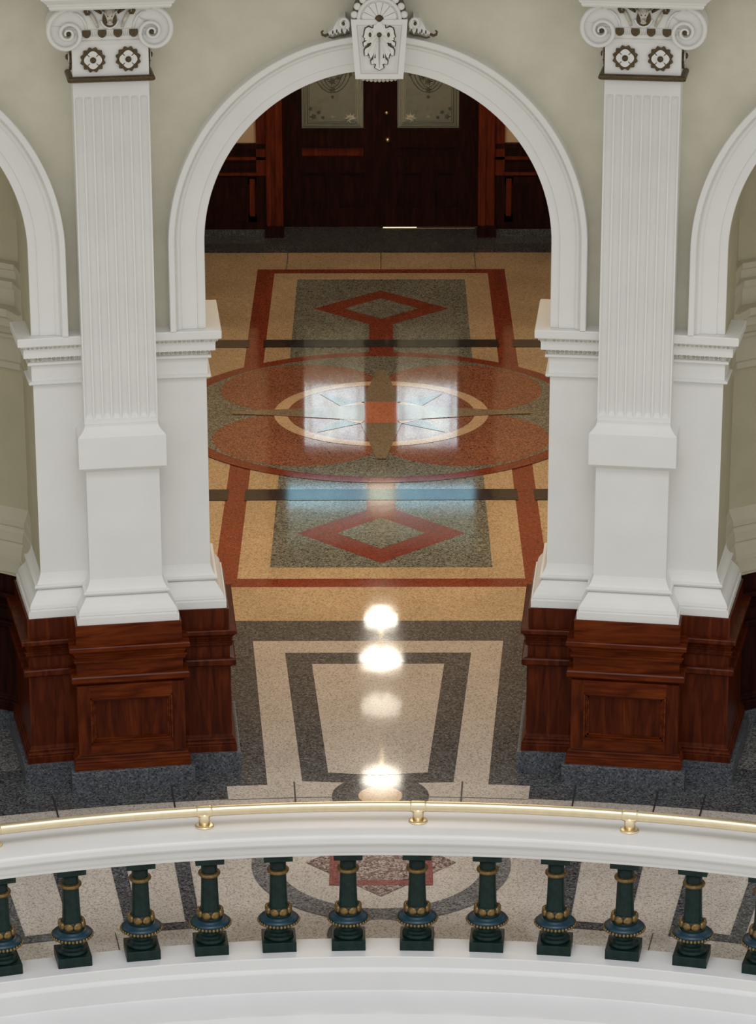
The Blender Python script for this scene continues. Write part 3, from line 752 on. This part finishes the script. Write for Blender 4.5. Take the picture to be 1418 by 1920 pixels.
c.build('door_frame', door)
for sd in (-1, 1):
    lf = MB()
    def bx(a, b, y0, y1, z0, z1, m=M['door_wood']): lf.box(min(sd*a, sd*b), max(sd*a, sd*b), L(y0), L(y1), z0, z1, m)
    zb = .012
    bx(.0015, .195, 35.90, 35.96, zb, 2.855); bx(.905, 1.119, 35.90, 35.96, zb, 2.85)
    bx(.195, .905, 35.90, 35.96, 2.70, 2.85); bx(.195, .905, 35.90, 35.96, .96, 1.17); bx(.195, .905, 35.90, 35.96, .67, .85); bx(.195, .905, 35.90, 35.96, zb, .24)
    bx(.475, .625, 35.90, 35.96, .24, .67)
    bx(.195, .905, 35.935, 35.955, .85, .96, M['casing_wood'] if sd < 0 else M['door_wood']); bx(.195, .475, 35.94, 35.955, .24, .67); bx(.625, .905, 35.94, 35.955, .24, .67)
    bx(.175, .925, 35.885, 35.90, 1.155, 1.185); bx(.17, .93, 35.89, 35.90, .655, .67); bx(.17, .93, 35.89, 35.90, .955, .965)
    for a_, b_ in ((.25, .43), (.66, .86)): bx(a_, b_, 35.925, 35.94, .29, .62)
    if sd > 0: lf.box(-.022, .022, L(35.882), L(35.90), .012, 2.85, M['door_wood'])
    leaf = lf.build('door_leaf', door)
    g_ = MB(); g_.box(min(sd*.195, sd*.905), max(sd*.195, sd*.905), L(35.928), L(35.932), 1.17, 2.70, M['glass'])
    pane = g_.build('glass_pane', leaf)
    e = MB()
    for ins, wd in ((.025, .006), (.045, .004), (.062, .008), (.085, .004)):
        x0_, x1_, z0_, z1_ = .195+ins, .905-ins, 1.17+ins, 2.70-ins
        for a_, b_, p_, q_ in ((x0_, x0_+wd, z0_, z1_), (x1_-wd, x1_, z0_, z1_), (x0_, x1_, z0_, z0_+wd), (x0_, x1_, z1_-wd, z1_)):
            e.box(min(sd*a_, sd*b_), max(sd*a_, sd*b_), L(35.924), L(35.927), p_, q_, M['etch'] if a_ < .4 and b_ < .4 else M['etch_dark'])
    # leaf sprays at the corners and an urn-like motif hanging in the middle
    def spray(ux, uz, s_, mat, n_=7, a0=0, a1=2*pi):
        for j in range(n_):
            an = a0+(a1-a0)*j/max(1, n_-1); c_, sn = cos(an), sin(an); l_ = s_*(1 if j % 2 == 0 else .75); w_ = s_*.10
            e.poly([(sd*ux, uz), (sd*(ux+l_*.5*c_-w_*sn), uz+l_*.5*sn+w_*c_), (sd*(ux+l_*c_), uz+l_*sn), (sd*(ux+l_*.5*c_+w_*sn), uz+l_*.5*sn-w_*c_)], L(35.924), L(35.927), mat)
    spray(.345, 1.28, .075, M['etch_glint'], 9, .2, 2.9); spray(.365, 1.275, .045, M['etch_glint'], 7); spray(.55, 1.30, .035, M['etch'], 5, .3, 2.8)
    for ux, uz, r_ in ((.77, 1.31, .05), (.71, 1.36, .035), (.80, 1.40, .035), (.66, 1.30, .03), (.55, 1.62, .05), (.55, 1.72, .06), (.48, 1.76, .045), (.62, 1.76, .045), (.42, 1.82, .04), (.68, 1.82, .04), (.55, 1.84, .05), (.34, 1.80, .03), (.76, 1.80, .03), (.55, 1.54, .03)):
        spray(ux, uz, r_, M['etch_dark'], 11)
    for k_ in range(3):
        q_ = [(sd*(.55+(.13+.05*k_)*cos(t_)), L(35.925), 1.95-(.30+.03*k_)*sin(t_)) for t_ in [pi*j_/12 for j_ in range(13)]]
        e.tube(q_, .004, M['etch_dark'], 4)
    e.build('etched_ornament', pane)
    if sd > 0:
        h = MB(); h.ball((.083, L(35.86), 1.05), .032, M['brass'], 12); h.lathe([(.03, 0), (.03, .006), (.012, .008), (.012, .03)], M['brass'], 12, (.083, L(35.90), 1.05), axis='y'); h.build('door_knob', leaf)
        h = MB(); h.lathe([(.022, 0), (.022, .012), (.008, .016)], M['brass'], 12, (.071, L(35.90), 1.357), axis='y'); h.build('lock', leaf)
        h = MB(); h.box(.03, .42, L(35.905), L(35.93), .0045, .012, M['gap_glow']); h.box(.02, 1.1, L(35.87), L(35.905), .003, .006, M['brass']); h.build('threshold', leaf)  # brass sill plus the glowing strip painted in as leaking light
c = MB()
c.box(-1.12, 1.12, L(35.92), L(35.925), 3.14, 3.92, M['clear_glass'])
tr = c.build('transom_glass', door)
# vestibule behind the doors with daylight window
c = MB(); c.box(-1.5, -1.45, 36.0, 40, 0, 6.2, M['cream_wall']); c.box(1.45, 1.5, 36.0, 40, 0, 6.2, M['cream_wall']); c.box(-1.5, 1.5, 36.0, 40, 6.2, 6.25, M['ceiling'])
c.box(-1.5, 1.5, 40.0, 40.05, 0, 6.2, M['cream_wall'])
tag(c.build('wall_vestibule'), 'vestibule beyond the glazed doors', kind='structure')
c = MB(); c.box(-1.5, 1.5, 36.0, 40, -.002, .0, M['t_dark']); tag(c.build('floor_vestibule'), 'vestibule floor beyond the doors', kind='structure')
c = MB()
for a_, b_ in ((-1.35, -.12), (.12, 1.35)): c.box(a_, b_, 39.95, 39.99, 3.20, 4.15, M['daylight'])
for a_, b_ in ((-1.35, -.2), (.2, 1.35)): c.box(a_, b_, 39.95, 39.99, 4.40, 4.84, M['daylight2']); c.box(a_, b_, 39.95, 39.99, 4.86, 5.5, M['daylight3'])
c.box(-.17, .17, 39.95, 39.99, 4.36, 4.84, M['daylight4'])
tag(c.build('window_1'), 'daylight windows of the vestibule, seen mirrored in the floor', kind='structure')

# hanging lamps, seen as highlights in the polished floor
lm = empty('hanging_lamp', (0, 33.0, 3.6)); tag(lm, 'hanging corridor lamp of stacked glass bowls, seen as highlights in the polished floor', 'lamp')
c = MB(); c.tube([(0, 0, 2.6), (0, 0, .2)], .02, M['brass'], 8); c.lathe([(.1, 2.55), (.12, 2.6)], M['brass'], 16); c.build('stem', lm)
for z, r, m_ in ((.14, .19, 'lamp'), (.62, .25, 'lamp'), (1.2, .23, 'lamp_dim')):
    c = MB(); c.lathe([(.02, -.10), (r*.6, -.08), (r, .0), (r*.98, .05), (r*.5, .09), (.03, .1)], M[m_], 20, (0, 0, z)); c.build('glass_bowl', lm)
c = MB(); c.lathe([(.02, -.08), (.14, -.06), (.23, .0), (.23, .04)], M['lamp'], 20, (0, 0, 2.10)); c.build('glass_bowl', lm)

# ------------------------------------------------------------------ balustrade
cu = MB(); revolve(cu, [(8.184, -.25), (8.184, .094), (8.178, .1), (7.934, .1), (7.928, .096), (7.928, .030), (7.926, .026), (7.902, .014), (7.900, .008), (7.900, -.112), (7.896, -.118), (7.62, -.126), (7.55, -.16), (7.50, -.25)], M['rail_white'], -24, 24, 96)
t = cu.build('balustrade_curb'); tag(t, 'white curved curb and ledge under the green balusters', 'curb')
cp = MB(); revolve(cp, [(8.30, .75), (8.0, .75), (7.998, .756), (7.998, .768), (7.992, .776), (7.986, .790), (7.988, .804), (7.984, .814), (7.972, .826), (7.962, .838), (7.958, .846), (7.952, .848), (7.950, .854), (7.950, .884), (7.953, .893), (7.962, .899), (7.975, .9), (8.310, .9), (8.322, .898), (8.328, .888), (8.328, .84), (8.31, .82)], M['rail_white'], -24, 24, 120)
t = cp.build('balustrade_cap_rail'); tag(t, 'broad white curved top rail resting on the green balusters', 'balustrade rail')
def make_baluster():
    root = empty('baluster'); zf = .1
    a = MB(); h = .104; a.box(-h, h, -h, h, 0, .064, M['green']); a.build('base_block', root, bevel=.003)
    a = MB(); a.lathe([(.088, .064), (.092, .072), (.090, .084), (.078, .090), (.070, .096), (.066, .104), (.066, .108), (.070, .112), (.076, .122), (.079, .135), (.084, .146), (.098, .156), (.112, .164), (.120, .172), (.1245, .180), (.125, .186)], M['green'], 28)
    a.lathe([(.1235, .1865), (.118, .196), (.104, .204), (.096, .207), (.090, .214), (.080, .218)], M['blue'], 28)
    a.lathe([(.080, .218), (.074, .224), (.072, .236)], M['green'], 28)
    a.build('urn', root)
    b = MB()
    for k in range(34):
        an = 2*pi*k/34; b.ball((.1225*cos(an), .1225*sin(an), .178), .0105, M['gold'], 6)
    b.build('bead_ring', root)
    l = MB(); l.lathe([(.060, .234), (.076, .240), (.080, .250), (.070, .268), (.060, .278)], M['green'], 24)
    n = 8
    for k in range(n):
        an = 2*pi*(k+.5)/n; c_, s_ = cos(an), sin(an)
        T = (lambda c_, s_: (lambda x, y, z: (c_*y-s_*x, s_*y+c_*x, z)))(c_, s_)
        l.ball((0, .071, .252), .028, M['gold'], 10, T, (1.10, .60, .92))
    l.build('leaf_collar', root)
    s = MB(); s.lathe([(.062, .270), (.0590, .288), (.0570, .30), (.0535, .38), (.0500, .508)], M['green'], 16, smooth=False)
    s.lathe([(.049, .505), (.050, .53), (.049, .60)], M['green'], 24)
    s.build('shaft', root)
    g_ = MB(); g_.lathe([(.050, .497), (.060, .500), (.067, .508), (.069, .516), (.066, .523), (.056, .527), (.050, .528)], M['gold'], 28); g_.build('gold_ring', root)
    a = MB(); h = .088; a.box(-h, h, -h, h, .604, .642, M['green']); a.box(-.072, .072, -.072, .072, .642, .650, M['green']); a.build('abacus', root, bevel=.002)
    return root
bal = make_baluster(); BR = 8.112
ANG = [-19.4+3.003*i for i in range(14)]
px = ['cut by the left edge of the photo', 'leftmost fully visible one', None, None, None, None, None, None, None, None]
angs = [-16.42, -13.38, -10.38, -7.39, -4.42, -1.39, 1.60, 4.65, 7.61, 10.60, 13.55, 16.58]
labs = ['dark green baluster with gold beads, cut off by the left photo edge',
        'dark green baluster with gold beads, leftmost one shown whole',
        'dark green baluster with gold beads, second whole one from the left photo edge',
        'dark green baluster with gold beads, below and right of the left brass rail post',
        'dark green baluster with gold beads, over the left rim of the grey floor ring',
        'dark green baluster with gold beads, over the left side of the red framed star',
        'dark green baluster with gold beads, under the middle brass post, right side of the star',
        'dark green baluster with gold beads, over the right rim of the grey floor ring',
        'dark green baluster with gold beads, fourth whole one from the right photo edge, left of the right brass post',
        'dark green baluster with gold beads, directly under the right brass rail post',
        'dark green baluster with gold beads, rightmost one shown whole',
        'dark green baluster with gold beads, cut off by the right photo edge']
labs[8] = 'dark green baluster with gold beads, left neighbour of the one under the right brass post'
for i, (a_, lb) in enumerate(zip(angs, labs)):
    o = bal if i == 0 else copy_tree(bal)
    o.location = (.0+BR*sin(D(a_)), Y0+BR*cos(D(a_)), .1); o.rotation_euler.z = -D(a_)
    tag(o, lb, 'baluster', 'green and gold balusters')
# brass handrail
hr = empty('handrail', (0, Y0+8.165, .9)); tag(hr, 'polished brass tube handrail curving above the white top rail', 'handrail')
RR, RZ = 8.168, .0995
def hp(th, R, z): return (R*sin(th), R*cos(th)-8.165, z)
t = MB(); rs = []
for i in range(161):
    th = D(-24+48*i/160); rs.append([hp(th, RR+.0325*cos(2*pi*k/20), RZ+.0325*sin(2*pi*k/20)) for k in range(20)])
t.rings(rs, M['brass'], True, True, True, True); t.build('rail_tube', hr)
for a_ in (-16.55, -7.52, 1.63, 10.68):
    t = MB(); th = D(a_)
    c_ = hp(th, RR, 0)
    t.lathe([(.058, 0.0), (.0585, .005), (.056, .009), (.048, .012)], M['brass'], 28, c_); t.lathe([(.034, .010), (.034, .09)], M['brass'], 24, c_)
    rs = []
    for i in range(9):
        tt = th+D(-.36+.72*i/8); rr = .0355 if 0 < i < 8 else .032
        rs.append([hp(tt, RR+rr*cos(2*pi*k/20), RZ+rr*sin(2*pi*k/20)) for k in range(20)])
    t.rings(rs, M['brass'], True, True, True, True)
    t.build('post', hr)

# ------------------------------------------------------------------ light
wd = bpy.data.worlds.new('world'); sc.world = wd; wd.use_nodes = True
nt = wd.node_tree; bg = nt.nodes['Background']; tc = N(nt, 'ShaderNodeTexCoord'); sp_ = N(nt, 'ShaderNodeSeparateXYZ')
nt.links.new(tc.outputs['Generated'], sp_.inputs[0]); mr = N(nt, 'ShaderNodeMapRange'); mr.inputs[1].default_value = -1; mr.inputs[2].default_value = 1
nt.links.new(sp_.outputs[2], mr.inputs[0])
wr = ramp(nt, [(0.0, (0.50, 0.46, 0.38)), (0.5, (0.83, 0.82, 0.78)), (0.75, (0.90, 0.91, 0.90)), (1.0, (0.97, 0.98, 1.07))]); nt.links.new(mr.outputs[0], wr.inputs[0])
nt.links.new(wr.outputs[0], bg.inputs[0]); bg.inputs[1].default_value = 0.90
def area(name, loc, tgt, size, power, col, sy=None):
    l = bpy.data.lights.new(name, 'AREA'); l.size = size; l.energy = power; l.color = col
    if sy: l.shape = 'RECTANGLE'; l.size_y = sy
    o = bpy.data.objects.new(name, l); COL.objects.link(o); o.location = loc
    o.rotation_euler = (Vector(tgt)-Vector(loc)).to_track_quat('-Z', 'Y').to_euler(); return o
area('dome_skylight', (0, 8.0, 22), (0, 14, 0), 8, 1100, (0.97, 0.98, 1.0))
area('corridor_fill', (0, 26.3, 6.1), (0, 27.6, 0), 3.0, 330, (1.0, 0.84, 0.63), 6)  # added fill with no fixture, brightens the corridor outside the floor reflections

# ------------------------------------------------------------------ camera
f, pitch, yaw, roll, camx, H = 5944.44, 0.337328, -0.00154392, -0.00214975, 0.0186339, 9.09
cyw, syw = cos(yaw), sin(yaw)
F = Vector((syw*cos(pitch), cyw*cos(pitch), -sin(pitch))); R = Vector((cyw, -syw, 0)); U = R.cross(F)
R2 = R*cos(roll)+U*sin(roll); U2 = -R*sin(roll)+U*cos(roll)
cam = bpy.data.cameras.new('camera'); co = bpy.data.objects.new('camera', cam); COL.objects.link(co)
m = Matrix((R2, U2, -F)).transposed().to_4x4(); m.translation = Vector((camx, 0, H)); co.matrix_world = m
cam.sensor_fit = 'VERTICAL'; cam.sensor_height = 24; cam.sensor_width = 24; cam.lens = f*24/1920
cam.clip_start = .1; cam.clip_end = 200
sc.camera = co
sc.view_settings.view_transform = 'Standard'; sc.view_settings.look = 'None'; sc.view_settings.gamma = 1
sc.view_settings.use_curve_mapping = False; sc.view_settings.exposure = 0.0
